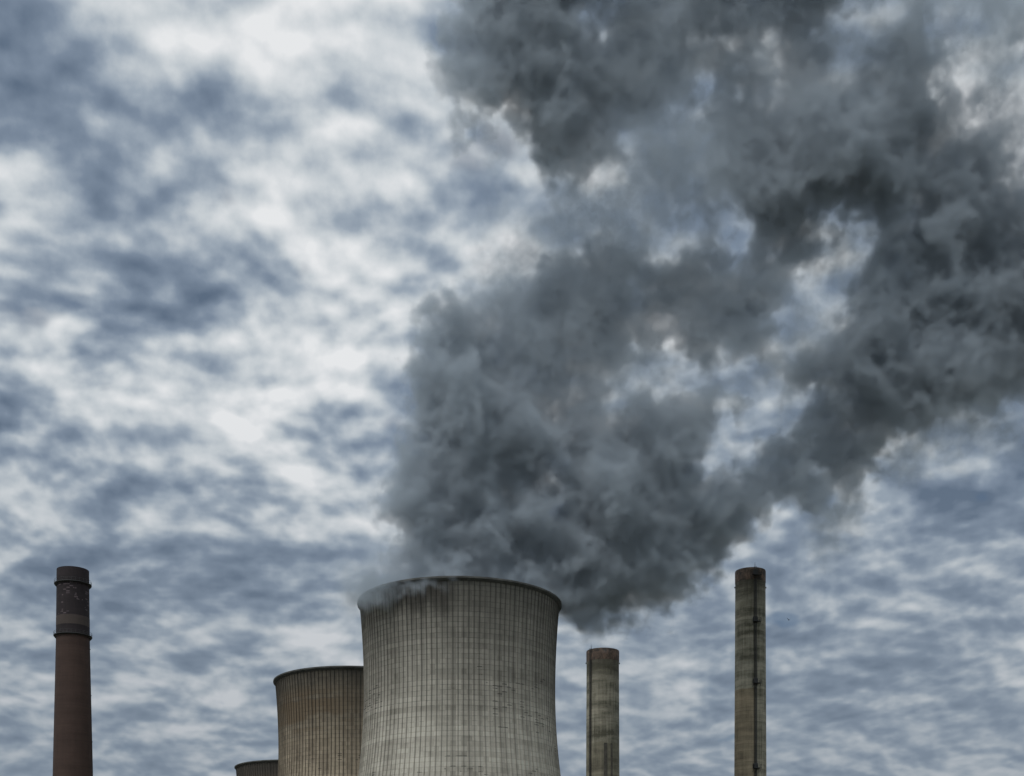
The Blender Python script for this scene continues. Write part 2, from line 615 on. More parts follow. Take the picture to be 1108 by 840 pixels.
def concrete_chimney(px, py_rim, D, half_top, half_bot, label, mat, ladder_px, platforms, collar_px, ducts=None, nub_py=None):
    k = D / F
    c = P(px, HZ, D)
    top = EYE + (HZ - py_rim) * k
    zb = EYE + (HZ - 840) * k
    r_top, r_bot = half_top * k, half_bot * k
    slope = (r_bot - r_top) / (top - zb)
    R = shaft_radius_fn([(0, r_bot + slope * zb), (top, r_top)])
    t = thing('concrete_chimney', label, 'chimney', (c.x, D, 0), 'tall chimneys of the power station')
    ch = collar_px * k
    zs = [(top - ch) * i / 40 for i in range(41)]
    prof = [(R(z), z) for z in zs]
    prof += [(r_top - 0.55, top - ch), (r_top - 0.55, top - ch - 12), (r_top - 0.9, 0)]
    mesh_obj('shaft', lathe(prof, 96, closed=True), mat, t, 30)
    r2 = r_top + 0.10
    prof = [(r_top - 0.5, top - ch + 0.003), (r2, top - ch + 0.003), (r2 + 0.02, top - 0.35), (r2 - 0.08, top), (r_top - 0.45, top)]
    mesh_obj('collar', lathe(prof, 96, closed=True), m_rust, t, 30)
    prof = [(r_top - 0.95, top - 15), (r_top - 0.95, top - 0.3), (r_top - 0.62, top - 0.3), (r_top - 0.62, top - 15)]
    mesh_obj('flue_lining', lathe(prof, 64, closed=True), m_bore, t, 30)
    # the ladder
    ang = -math.pi / 2 + math.asin(max(-1, min(1, (ladder_px - px) / half_top)))
    mesh_obj('ladder', ladder_bm(R, 2.5, top + 0.2, ang), m_steel, t)
    ux, uy = math.cos(ang), math.sin(ang)
    for py in platforms:                         # resting platforms beside the ladder
        z = EYE + (HZ - py) * k
        bm = bmesh.new()
        r = R(z)
        a0 = ang - 0.06
        w = 2.6 if py > py_rim + 20 else 3.0
        box(bm, (math.cos(a0 + 0.12) * (r + 0.75), math.sin(a0 + 0.12) * (r + 0.75), z), (1.5, w, 0.18), ang + 0.06)
        tx, ty = -math.sin(ang + 0.06), math.cos(ang + 0.06)
        ox, oy = math.cos(a0 + 0.12), math.sin(a0 + 0.12)
        for s in (-0.5, 0, 0.5):
            for d in (0.15, 1.4):
                if s == 0 and d < 1:
                    continue
                bx_, by_ = ox * (r + d) + tx * w * s, oy * (r + d) + ty * w * s
                tube(bm, (bx_, by_, z), (bx_, by_, z + 1.15), 0.06, 5)
            tube(bm, (ox * (r - 0.1) + tx * w * s, oy * (r - 0.1) + ty * w * s, z - 1.2), (ox * (r + 1.3) + tx * w * s, oy * (r + 1.3) + ty * w * s, z), 0.08, 5)
        for h in (0.6, 1.15):
            c4 = [(ox * (r + d) + tx * w * s, oy * (r + d) + ty * w * s, z + h) for s, d in ((-.5, .15), (-.5, 1.4), (.5, 1.4), (.5, .15))]
            for a, b_ in zip(c4, c4[1:]):
                tube(bm, a, b_, 0.05, 5)
        box(bm, (ox * (r + 0.5) - tx * 0.5, oy * (r + 0.5) - ty * 0.5, z + 0.85), (1.0, 1.3, 1.5), ang + 0.06)
        mesh_obj('platform', bm, m_steel, t)
    bm = bmesh.new()
    tube(bm, (ux * (r_top - 0.2), uy * (r_top - 0.2), top - 0.2), (ux * (r_top - 0.2), uy * (r_top - 0.2), top + 1.0), 0.09, 6)
    tube(bm, (ux * (r_top - 0.2), uy * (r_top - 0.2), top + 1.0), (ux * (r_top - 0.2), uy * (r_top - 0.2), top + 1.7), 0.05, 6)
    mesh_obj('lightning_rod', bm, m_steel, t)
    if nub_py:                                   # warning lamps on brackets either side
        z = EYE + (HZ - nub_py) * k
        for a in (0.0, math.pi):
            bm = bmesh.new()
            cx = math.cos(a)
            tube(bm, (cx * (R(z) - 0.1), 0, z), (cx * (R(z) + 0.3), 0, z), 0.06, 6)
            tube(bm, (cx * (R(z) + 0.22), 0, z - 0.25), (cx * (R(z) + 0.22), 0, z + 0.25), 0.15, 8)
            mesh_obj('warning_lamp', bm, m_steel, t)
    if ducts:
        for dpx, wpx, z0_py in ducts:            # cable ducts up the lower face
            a = -math.pi / 2 + math.asin((dpx - px) / half_bot)
            z1 = EYE + (HZ - z0_py) * k
            bm = bmesh.new()
            n = 12
            for i in range(n):
                za, zb2 = z1 * i / n, z1 * (i + 1) / n
                zc = (za + zb2) / 2
                box(bm, (math.cos(a) * (R(zc) + 0.02), math.sin(a) * (R(zc) + 0.02), zc), (0.5, wpx * k, (zb2 - za) * 0.998), a)
            mesh_obj('cable_duct', bm, m_duct, t)
    return t


kR = 480.0 / F
topR = EYE + (HZ - 618.5) * kR
aR = -math.pi / 2 + math.asin((814.3 - 811.8) / 16.1)
m_c_right = chimney_concrete('streaked grey chimney concrete', 5, topR, EYE + (HZ - 748) * kR, (.230, .185, .125), aR, True)
concrete_chimney(811.9, 618.5, 480.0, 16.1, 17.15, 'tallest pale concrete chimney with a dark ladder and small platforms down its middle',
                 m_c_right, 814.3, (627, 677, 743, 834), 13, None, 636)
kM = 520.0 / F
topM = EYE + (HZ - 705) * kM
aM = -math.pi / 2 + math.asin((638.7 - 652.2) / 17.45)
m_c_mid = chimney_concrete('greenish banded chimney concrete', 9, topM, EYE + (HZ - 806) * kM, (.200, .180, .130), aM, False)
concrete_chimney(652.2, 705.0, 520.0, 17.45, 18.0, 'shorter greenish banded concrete chimney with a rusty top, just right of the smoking tower',
                 m_c_mid, 638.7, (), 12, [(654.0, 3.6, 807), (660.5, 1.6, 807)], 718)


def brick_mat(name, kind):
    m, g, b = new_mat(name)
    p = g.new('ShaderNodeTexCoord').outputs['Object']
    x, y, z = g.sep(p)
    ang = g.m('ARCTAN2', y, x)
    blot = g.noise(p, 0.25, 6, 0.65)
    band = g.noise(g.vm('MULTIPLY', p, (0.05, 0.05, 0.5)), 1.0, 5, 0.65)
    grain = g.noise(p, 2.5, 4, 0.7)
    cyl = g.xyz(g.mul(g.m('COSINE', ang), 6.0), g.mul(g.m('SINE', ang), 6.0), g.mul(z, 0.06))
    streak = g.noise(cyl, 1.0, 5, 0.65)
    t = g.total(g.mul(g.sub(blot, 0.5), 0.8), g.mul(g.sub(band, 0.5), 1.2), g.mul(g.sub(grain, 0.5), 0.5), g.mul(g.sub(streak, 0.5), 0.7), 0.5)
    t = g.m('MINIMUM', g.m('MAXIMUM', t, 0.0), 1.0)
    if kind == 'shaft':
        col = g.mix(t, (.030, .0172, .0132), (.060, .0355, .0270))
    elif kind == 'band':
        col = g.mix(t, (.040, .030, .026), (.066, .050, .043))
    else:
        col = g.mix(t, (.011, .008, .009), (.028, .020, .021))
        if kind == 'marked':                     # pale patches where the dark coat has flaked off
            iu = g.m('FLOOR', g.mul(ang, 30 / (2 * math.pi)))
            row = g.div(z, 0.62)
            w = g.white(iu, g.m('FLOOR', row), 4.0)
            zone = g.ramp(g.noise(g.vm('MULTIPLY', p, (1, 1, 0.5)), 0.28, 3, 0.5), 0.47, 0.66)
            mk = g.mul(g.m('GREATER_THAN', w, g.sub(1.0, g.mul(zone, 0.30))), g.m('LESS_THAN', g.m('FRACT', row), 0.62))
            mk = g.mul(mk, g.ramp(grain, 0.30, 0.55))
            col = g.mix(g.mul(mk, 0.40), col, (.20, .15, .16))
    row = g.m('FRACT', g.div(z, 1.1))
    col = g.mix(g.mul(g.ramp(row, 0.14, 0.05), 0.25), col, (.02, .016, .014))
    g.l.new(col, b.inputs['Base Color'])
    b.inputs['Roughness'].default_value = 0.88
    b.inputs['Specular IOR Level'].default_value = 0.3
    bump = g.new('ShaderNodeBump')
    bump.inputs['Strength'].default_value = 0.4
    bump.inputs['Distance'].default_value = 0.05
    g.l.new(g.add(blot, grain), bump.inputs['Height'])
    g.l.new(bump.outputs[0], b.inputs['Normal'])
    return m


def brown_chimney():
    D = 480.0
    k = D / F
    px = 78.9
    c = P(px, HZ, D)
    Z = lambda py: EYE + (HZ - py) * k
    t = thing('brick_chimney', 'dark reddish brown chimney with two railed galleries, standing alone at far left', 'chimney', (c.x, D, 0),
              'tall chimneys of the power station')
    top = Z(617.5)
    R = shaft_radius_fn([(0, 26.0 * k), (Z(840), 20.9 * k), (Z(700), 17.7 * k), (Z(689), 17.5 * k), (top, 16.7 * k)])
    zg1, zg2 = Z(633), Z(689)
    zband0, zband1 = Z(679), Z(669)
    n = 72

    def course(name, z0, z1, mat, dr=0.0, steps=4):
        zs = [z0 + (z1 - z0) * i / steps for i in range(steps + 1)]
        prof = [(R(z) + dr, z) for z in zs] + [(R(z1) - 0.6, z1), (R(z0) - 0.6, z0)]
        return mesh_obj(name, lathe(prof, n, closed=True), mat, t, 30)

    m_dark, m_mark = brick_mat('dark violet brick', 'dark'), brick_mat('dark brick with pale flakes', 'marked')
    course('shaft', 0, zg2, brick_mat('dark brown brick', 'shaft'), 0, 24)
    course('lower_ring', zg2 + 0.003, zband0, m_dark, 0.03)
    course('pale_band', zband0 + 0.003, zband1, brick_mat('pale weathered band', 'band'), 0.05)
    course('flaked_section', zband1 + 0.003, zg1, m_mark, 0.03, 8)
    cr = course('crown', zg1 + 0.003, top, m_dark, 0.05)
    prof = [(R(top) - 0.95, top - 14), (R(top) - 0.95, top - 0.3), (R(top) - 0.65, top - 0.3), (R(top) - 0.65, top - 14)]
    mesh_obj('flue_lining', lathe(prof, 48, closed=True), m_bore, t, 30)
    for zg in (zg1, zg2):
        r = R(zg)
        bm = lathe([(r + 0.02, zg - 0.35), (r + 0.5, zg - 0.18), (r + 0.85, zg - 0.12), (r + 0.85, zg + 0.10), (r + 0.06, zg + 0.10)], n, closed=True)
        for i in range(24):                      # corbels under the deck
            a = 2 * math.pi * i / 24
            tube(bm, (math.cos(a) * (r - 0.05), math.sin(a) * (r - 0.05), zg - 1.0), (math.cos(a) * (r + 0.75), math.sin(a) * (r + 0.75), zg - 0.15), 0.09, 5)
        gal = mesh_obj('gallery', bm, m_steel, t)
        bm = bmesh.new()
        for h in (0.6, 1.15):
            ring_tube(bm, r + 0.80, zg + h, 0.035, 48)
        for i in range(28):
            a = 2 * math.pi * i / 28
            tube(bm, (math.cos(a) * (r + 0.80), math.sin(a) * (r + 0.80), zg + 0.08), (math.cos(a) * (r + 0.80), math.sin(a) * (r + 0.80), zg + 1.17), 0.04, 5)
        mesh_obj('railing', bm, m_steel, gal)
    # climbing irons up both flanks, seen as small nubs
    for a in (0.02, math.pi - 0.02):
        bm = bmesh.new()
        z = 4.0
        while z < zg2 - 2:
            r = R(z)
            tube(bm, (math.cos(a) * (r - 0.1), math.sin(a) * (r - 0.1), z), (math.cos(a) * (r + 0.35), math.sin(a) * (r + 0.35), z), 0.16, 6)
            z += 16.0
        z0 = 2.0
        while z0 < zg2 - 1:
            z1 = min(z0 + 12, zg2 - 0.4)
            tube(bm, (math.cos(a) * (R(z0) + 0.16), math.sin(a) * (R(z0) + 0.16), z0), (math.cos(a) * (R(z1) + 0.16), math.sin(a) * (R(z1) + 0.16), z1), 0.05, 5)
            z0 = z1
        mesh_obj('lightning_cable', bm, m_steel, t)
    return t


brown_chimney()


# ------------------------------------------------------------------ ground (below the picture)
def ground():
    m, g, b = new_mat('dry grass and gravel')
    p = g.new('ShaderNodeTexCoord').outputs['Object']
    n1 = g.noise(p, 0.02, 5, 0.6)
    n2 = g.noise(p, 0.6, 5, 0.7)
    col = g.mix(g.ramp(n1, 0.42, 0.58), (.060, .072, .035), (.130, .118, .095))
    col = g.mix(g.mul(g.ramp(n2, 0.3, 0.7), 0.5), col, (.050, .055, .030))
    g.l.new(col, b.inputs['Base Color'])
    b.inputs['Roughness'].default_value = 0.95
    bm = bmesh.new()
    bmesh.ops.create_grid(bm, x_segments=40, y_segments=40, size=9000)
    o = mesh_obj('ground', bm, m)
    o['kind'] = 'structure'


ground()


# ------------------------------------------------------------------ the smoke
# lumps of smoke: (photo x, photo y, radius in photo pixels, depth offset in m, weight)
LUMPS = [
    # mouth of the tower and the rising left column
    (440, 640, 45, -2, .75), (497, 640, 75, 0, 1.0), (560, 640, 60, 4, 1.0), (470, 590, 62, 0, .95), (540, 585, 80, 4, .9),
    (470, 530, 62, -4, 1.0), (485, 470, 66, -6, 1.05), (492, 425, 56, -8, 1.0), (512, 375, 50, -6, 1.1), (510, 350, 40, -6, 1.2), (484, 368, 28, -6, 1.0), (540, 335, 34, -2, 1.05), (482, 402, 34, -6, 1.0), (466, 442, 32, -6, .95), (556, 372, 46, 0, .95), (575, 345, 40, 0, .9), (590, 385, 44, 4, .85),
    (560, 410, 50, 4, .7), (545, 470, 66, 2, 1.0), (520, 440, 50, -4, .9), (590, 440, 46, 4, .85), (575, 500, 50, 6, .9), (560, 530, 70, 4, .85), (610, 590, 70, 8, .95),
    (404, 634, 24, -12, .8), (398, 642, 16, -14, .85), (424, 634, 22, -22, .85), (446, 638, 18, -28, .85), (464, 634, 15, -31, .8), (484, 626, 16, -33, .8), (470, 610, 34, -24, .6), (505, 612, 26, -30, .5),
    # middle right mass and its hanging base
    (640, 620, 52, 10, 1.1), (634, 654, 26, 10, 1.2), (630, 648, 24, 6, 1.3), (635, 668, 17, 6, 1.4), (690, 600, 66, 12, 1.15), (680, 632, 32, 12, .9), (735, 588, 50, 14, 1.15),
    (716, 622, 28, 12, .85), (770, 548, 46, 12, 1.1), (650, 520, 72, 8, .95), (710, 500, 66, 10, 1.0), (735, 455, 42, 8, .95),
    (620, 460, 60, 6, .75), (690, 545, 60, 8, 1.0), (600, 400, 48, 6, .6), (640, 400, 44, 8, .55),
    # the dark band climbing to the right
    (815, 540, 46, 14, 1.0), (855, 510, 46, 14, 1.1), (893, 480, 46, 16, 1.0), (912, 525, 34, 16, 1.0), (880, 535, 30, 14, .8),
    (930, 450, 56, 16, 1.1), (965, 410, 64, 16, 1.15), (1020, 385, 66, 14, 1.15), (1080, 370, 72, 12, 1.15), (1150, 350, 80, 10, 1.1),
    (930, 380, 48, 14, 1.05), (1000, 330, 70, 12, 1.1), (1070, 310, 74, 10, 1.1), (1150, 280, 80, 8, 1.0), (950, 320, 46, 12, .9),
    # upper right mass
    (1000, 230, 60, 4, 1.0), (1050, 240, 52, 4, .95), (950, 190, 62, 0, 1.0), (990, 150, 56, 0, 1.0), (1045, 190, 40, 2, .85),
    (975, 90, 50, -4, .9), (1090, 240, 40, 4, .7), (930, 120, 56, -4, .95), (1000, 285, 50, 8, .85), (1110, 30, 40, -4, .5), (1075, 20, 36, -4, .45),
    # upper middle mass
    (870, 170, 72, -6, 1.1), (840, 220, 56, -4, 1.05), (800, 150, 60, -8, 1.0), (860, 90, 66, -10, .85), (790, 80, 60, -12, .68),
    (880, 20, 76, -14, .62), (780, 10, 80, -16, .62), (960, 10, 56, -14, .58), (880, -70, 90, -16, .8), (760, -80, 90, -16, .8),
    (820, 270, 50, 0, .95), (1000, -60, 70, -14, .6),
    # middle lobes
    (770, 335, 60, 2, 1.15), (720, 315, 48, 2, .9), (640, 335, 50, 4, .95), (675, 352, 32, 4, 1.0), (700, 345, 30, 4, 1.0), (655, 402, 30, 6, 1.0), (640, 440, 32, 6, 1.0), (700, 370, 40, 4, .95), (760, 374, 42, 4, 1.05), (812, 374, 38, 6, 1.0), (870, 412, 36, 12, .95), (772, 445, 32, 8, 1.0), (800, 450, 22, 10, .8), (835, 455, 26, 12, .85), (655, 375, 36, 6, 1.0), (690, 350, 36, 4, 1.05), (640, 470, 40, 6, 1.0), (662, 392, 34, 6, .8), (640, 420, 34, 6, .8), (720, 470, 50, 8, 1.0), (700, 460, 44, 8, .9), (655, 440, 44, 6, .85), (620, 420, 44, 4, .8), (820, 350, 32, 6, .85), (780, 300, 50, 0, .95), (722, 290, 36, -4, .75), (600, 290, 36, 0, .85), (660, 290, 44, 0, .85), (820, 320, 48, 2, 1.0), (730, 350, 46, 4, .95), (625, 290, 44, 0, 1.0), (655, 330, 44, 2, .85), (690, 300, 46, -4, .85),
    (580, 335, 36, 0, .8), (740, 300, 46, -2, .9), (690, 320, 50, 0, .85), (610, 320, 44, 2, .85), (650, 262, 30, -4, .8), (735, 90, 40, -12, .75), (735, 55, 50, -14, .62), (690, 85, 46, -12, .85), (900, 380, 40, 12, .8), (760, 230, 40, -4, .7), (840, 372, 34, 8, .55), (790, 390, 34, 6, .6), (650, 360, 44, 4, .75), (800, 450, 34, 10, .55), (960, 275, 44, 6, .85), (860, 270, 44, 2, .8), (640, 255, 30, -4, .6),
    # upper left mass
    (560, 90, 64, -14, 1.1), (520, 100, 42, -16, .95), (530, 50, 50, -16, .95), (600, 140, 54, -14, 1.05), (615, 170, 40, -12, .95),
    (640, 90, 60, -12, .9), (650, 150, 40, -12, .85), (600, 40, 70, -16, .9), (690, 60, 56, -14, .62), (680, 0, 70, -16, .68),
    (560, -10, 70, -18, .85), (600, -80, 90, -18, .8), (505, 95, 34, -16, 1.15), (508, 60, 30, -16, 1.05), (518, 135, 26, -16, 1.0), (508, 158, 17, -16, 1.0), (516, 203, 10, -16, .8), (590, 195, 22, -12, .6),
]
# places where the plume has torn open
TEARS = [
    (728, 412, 20, .9), (758, 406, 13, .6), (822, 412, 18, .8), (803, 480, 13, .5), (808, 503, 10, .5), (893, 490, 13, .9), (868, 450, 13, .5),
    (925, 230, 21, .95), (980, 263, 14, .8), (890, 325, 20, .9), (908, 280, 15, .7), (862, 380, 20, .9), (845, 428, 18, .8), (880, 355, 11, .6),
    (716, 190, 34, .7), (665, 222, 26, .7), (745, 150, 20, .5), (715, 225, 24, .35), (612, 232, 22, .7), (570, 212, 30, 1.0), (548, 178, 22, .7), (545, 265, 34, .9), (640, 60, 12, .5),
    (684, 378, 14, .35), (662, 350, 12, .3), (600, 445, 12, .3), (545, 415, 12, .4), (615, 365, 12, .3), (567, 385, 10, .3), (640, 575, 15, .4),
    (1045, 85, 34, .9), (1015, 35, 22, .5), (750, 130, 18, .3), (700, 402, 18, .5), (560, 300, 10, .3), (745, 235, 14, .5),
    (438, 322, 34, 1.2), (428, 375, 18, .8), (418, 430, 16, .7), (410, 500, 16, .5), (432, 580, 14, .5), (590, 620, 16, .3), (790, 430, 14, .5), (690, 120, 18, .3), (840, 100, 16, .3), (900, 60, 18, .3), (805, 600, 14, .5),
]
VEILS = [
    (655, 370, 60, 4, 1.0), (610, 400, 50, 4, 1.0), (690, 430, 50, 6, .9), (640, 430, 50, 6, 1.0), (765, 460, 45, 8, .9), (780, 390, 40, 6, .7), (840, 400, 50, 10, .8),
    (870, 340, 50, 6, 1.0), (725, 195, 62, -8, 1.0), (690, 240, 55, -4, 1.0), (755, 150, 55, -10, 1.0), (640, 220, 44, -8, .8), (590, 290, 44, -2, .9), (900, 290, 44, 4, .9),
    (850, 465, 44, 12, .8), (555, 320, 40, 0, .9), (1045, 60, 46, -6, .8), (1085, 130, 50, -4, .9), (530, 170, 36, -14, .5),
    (970, 480, 40, 16, .7), (1040, 440, 50, 14, .8), (1110, 430, 50, 12, .8), (560, 420, 50, 2, .9),
    (900, 570, 30, 16, .6), (395, 632, 22, -10, .7), (840, 110, 70, -10, 1.0), (930, 60, 60, -8, 1.0), (700, 60, 70, -14, 1.0),
]
VOX = 0.80


def smoke_density():
    x0, x1 = (362 - 554) / F * D1, (1215 - 554) / F * D1
    z0, z1 = EYE + (HZ - 690) / F * D1, EYE + (HZ + 75) / F * D1
    y0, y1 = D1 - 46, D1 + 46
    nx, ny, nz = [int(math.ceil((b - a) / VOX)) // 4 * 4 + 4 for a, b in ((x0, x1), (y0, y1), (z0, z1))]
    rng = np.random.default_rng(11)
    shape = (ny, nz, nx)
    ky = np.fft.fftfreq(ny, VOX)[:, None, None]
    kz = np.fft.fftfreq(nz, VOX)[None, :, None]
    kx = np.fft.rfftfreq(nx, VOX)[None, None, :]
    k = np.sqrt(kx ** 2 + ky ** 2 + kz ** 2)
    k[0, 0, 0] = 1

    def field(flt):
        w = rng.standard_normal(shape).astype(np.float32)
        f = np.fft.rfftn(w) * flt
        f[0, 0, 0] = 0
        o = np.fft.irfftn(f, s=shape, axes=(0, 1, 2)).astype(np.float32)
        return o / o.std()

    def bandpass(L):                              # lumps of about L metres
        return field(np.exp(-(np.log(k * L) / 0.45) ** 2) * k ** -1.5)

    fbm = field(np.where(k > 1 / 90.0, k, 1 / 90.0) ** -2.6 * np.exp(-(k * VOX * 1.3) ** 2))
    billow = np.zeros(shape, np.float32)
    amp = 0.0
    for L, a in ((36, .75), (18, .85), (9.5, .66), (5.0, .42), (2.7, .26)):
        billow += a * (np.abs(bandpass(L)) - 0.8)
        amp += a * a
    billow /= billow.std()
    X = (x0 + VOX * np.arange(nx, dtype=np.float32))[None, None, :]
    Y = (y0 + VOX * np.arange(ny, dtype=np.float32))[:, None, None]
    Zc = (z0 + VOX * np.arange(nz, dtype=np.float32))[None, :, None]
    low = lambda: field(k ** -1.5 * np.exp(-(k * 14) ** 2) * (k > 1 / 100.0))
    # photo coordinates of every cell, wound about by large eddies
    amp_w = 1.8
    wx, wz = low() * amp_w, low() * amp_w
    mid = lambda: field(np.exp(-(np.log(k * 8.0) / 0.6) ** 2))
    wx += mid() * 1.3
    wz += mid() * 1.3
    GX, GZ, GY = X + wx, Zc + wz, Y + low() * 4.0
    macro = np.full(shape, -1.0, np.float32)
    sharp = 5.0
    acc = np.zeros(shape, np.float32)
    for (px, py, r, dy, wgt) in LUMPS:
        D = D1 + dy
        c = P(px, py, D)
        rr = r * 1.22 * D / F
        ix = [max(0, int((c.x - rr * 1.9 - x0) / VOX)), min(nx, int((c.x + rr * 1.9 - x0) / VOX) + 1)]
        iz = [max(0, int((c.z - rr * 1.9 - z0) / VOX)), min(nz, int((c.z + rr * 1.9 - z0) / VOX) + 1)]
        if ix[1] <= ix[0] or iz[1] <= iz[0]:
            continue
        sl = (slice(None), slice(*iz), slice(*ix))
        ry = max(rr, 9.0) if r > 30 else rr
        d2 = ((GX[sl] - c.x) / rr) ** 2 + ((GZ[sl] - c.z) / rr) ** 2 + ((GY[sl] - c.y) / ry) ** 2
        acc[sl] += (wgt * np.exp(-1.7 * d2)) ** 3
    macro = np.cbrt(acc)
    for (px, py, r, s) in TEARS:
        c = P(px, py, D1)
        rr = r * 1.1 * D1 / F
        d2 = ((GX - c.x) / rr) ** 2 + ((GZ - c.z) / rr) ** 2 + ((GY - c.y) / 70.0) ** 2
        hole = np.exp(-1.4 * d2)
        macro -= 0.62 * s * hole
    v = macro - 0.42 + 0.085 * fbm - 0.150 * billow
    dens = np.clip(v / 0.24, 0, 1)
    dens *= np.clip((acc - 0.0015) / 0.003, 0, 1)          # nothing stray far from the plume
    # thin torn veils between the lumps
    veil = np.zeros(shape, np.float32)
    for (px, py, r, dy, wgt) in VEILS:
        c = P(px, py, D1 + dy)
        rr = r * 1.3 * D1 / F
        d2 = ((GX - c.x) / rr) ** 2 + ((GZ - c.z) / rr) ** 2 + ((GY - c.y) / max(rr * 1.3, 20.0)) ** 2
        veil = np.maximum(veil, wgt * np.exp(-1.3 * d2))
    wis = np.clip(veil * (1.0 + 0.45 * fbm - 0.75 * billow) - 0.18, 0, 0.9) * 0.30
    dens = np.maximum(dens, wis)
    # inside the tower mouth the smoke keeps within the shell
    rad = np.sqrt((X - T1.x) ** 2 + (Y - D1) ** 2)
    below = np.clip((RIM_Z + 0.6 - Zc) / 1.5, 0, 1)
    left_spill = np.clip((T1.x + 3 - X) / 10.0, 0, 1) * np.clip((D1 + 4 - Y) / 8.0, 0, 1)
    right_spill = np.clip((X - (T1.x + 29.5)) / 2.5, 0, 1)
    inside = np.clip((27.8 - rad) / 1.0, 0, 1)
    keep = np.maximum(np.maximum(inside, right_spill), left_spill * 0.8)
    dens *= 1 - below * (1 - keep)
    # fade at the walls of the grid
    e = 5
    for ax, n in enumerate(shape):
        r = np.clip((np.minimum(np.arange(n), n - 1 - np.arange(n)) - 1) / e, 0, 1).astype(np.float32)
        dens *= r.reshape([-1 if i == ax else 1 for i in range(3)])
    return dens.astype(np.float32), (x0, y0, z0), (nx, ny, nz)


def surface_nets(f, iso, org, step):
    """smooth closed skin round the cells of f above iso; f indexed [y,z,x]"""
    s = f > iso
    ny, nz, nx = f.shape
    corners = [(a, b, c) for a in (0, 1) for b in (0, 1) for c in (0, 1)]
    cell = lambda o: (slice(o[0], ny - 1 + o[0]), slice(o[1], nz - 1 + o[1]), slice(o[2], nx - 1 + o[2]))
    cnt = sum(s[cell(o)].astype(np.int8) for o in corners)
    act = (cnt > 0) & (cnt < 8)
    idx = -np.ones(act.shape, np.int64)
    pts = np.argwhere(act)
    idx[act] = np.arange(len(pts))
    num = np.zeros((len(pts), 3))
    den = np.zeros(len(pts))
    for a in range(8):
        for b in range(a + 1, 8):
            oa, ob = np.array(corners[a]), np.array(corners[b])
            if np.abs(oa - ob).sum() != 1:
                continue
            fa = f[tuple((pts + oa).T)]
            fb = f[tuple((pts + ob).T)]
            cr = (fa > iso) != (fb > iso)
            t = np.where(cr, (iso - fa) / np.where(fb == fa, 1, fb - fa), 0)
            q = oa + (ob - oa) * t[:, None]
            num += q * cr[:, None]
            den += cr
    vy = pts + num / den[:, None]
    co = np.stack([org[0] + vy[:, 2] * step, org[1] + vy[:, 0] * step, org[2] + vy[:, 1] * step], 1)
    quads = []
    for ax in range(3):
        o = [0, 0, 0]
        o[ax] = 1
        A = s[tuple(slice(0, n - k) for n, k in zip(f.shape, o))]
        B = s[tuple(slice(k, n) for n, k in zip(f.shape, o))]
        e = np.argwhere(A != B)
        b1, b2 = [(1, 2), (2, 0), (0, 1)][ax]
        ok = (e[:, b1] > 0) & (e[:, b2] > 0)
        e = e[ok]
        d1 = np.zeros(3, int); d1[b1] = 1
        d2 = np.zeros(3, int); d2[b2] = 1
        lim = np.array(act.shape)
        ok = np.all(e < lim, 1)
        e = e[ok]
        q = np.stack([idx[tuple((e - d1 - d2).T)], idx[tuple((e - d2).T)], idx[tuple(e.T)], idx[tuple((e - d1).T)]], 1)
        flip = A[tuple(e.T)]
        q[~flip] = q[~flip][:, ::-1]
        quads.append(q)
    return co, np.concatenate(quads)


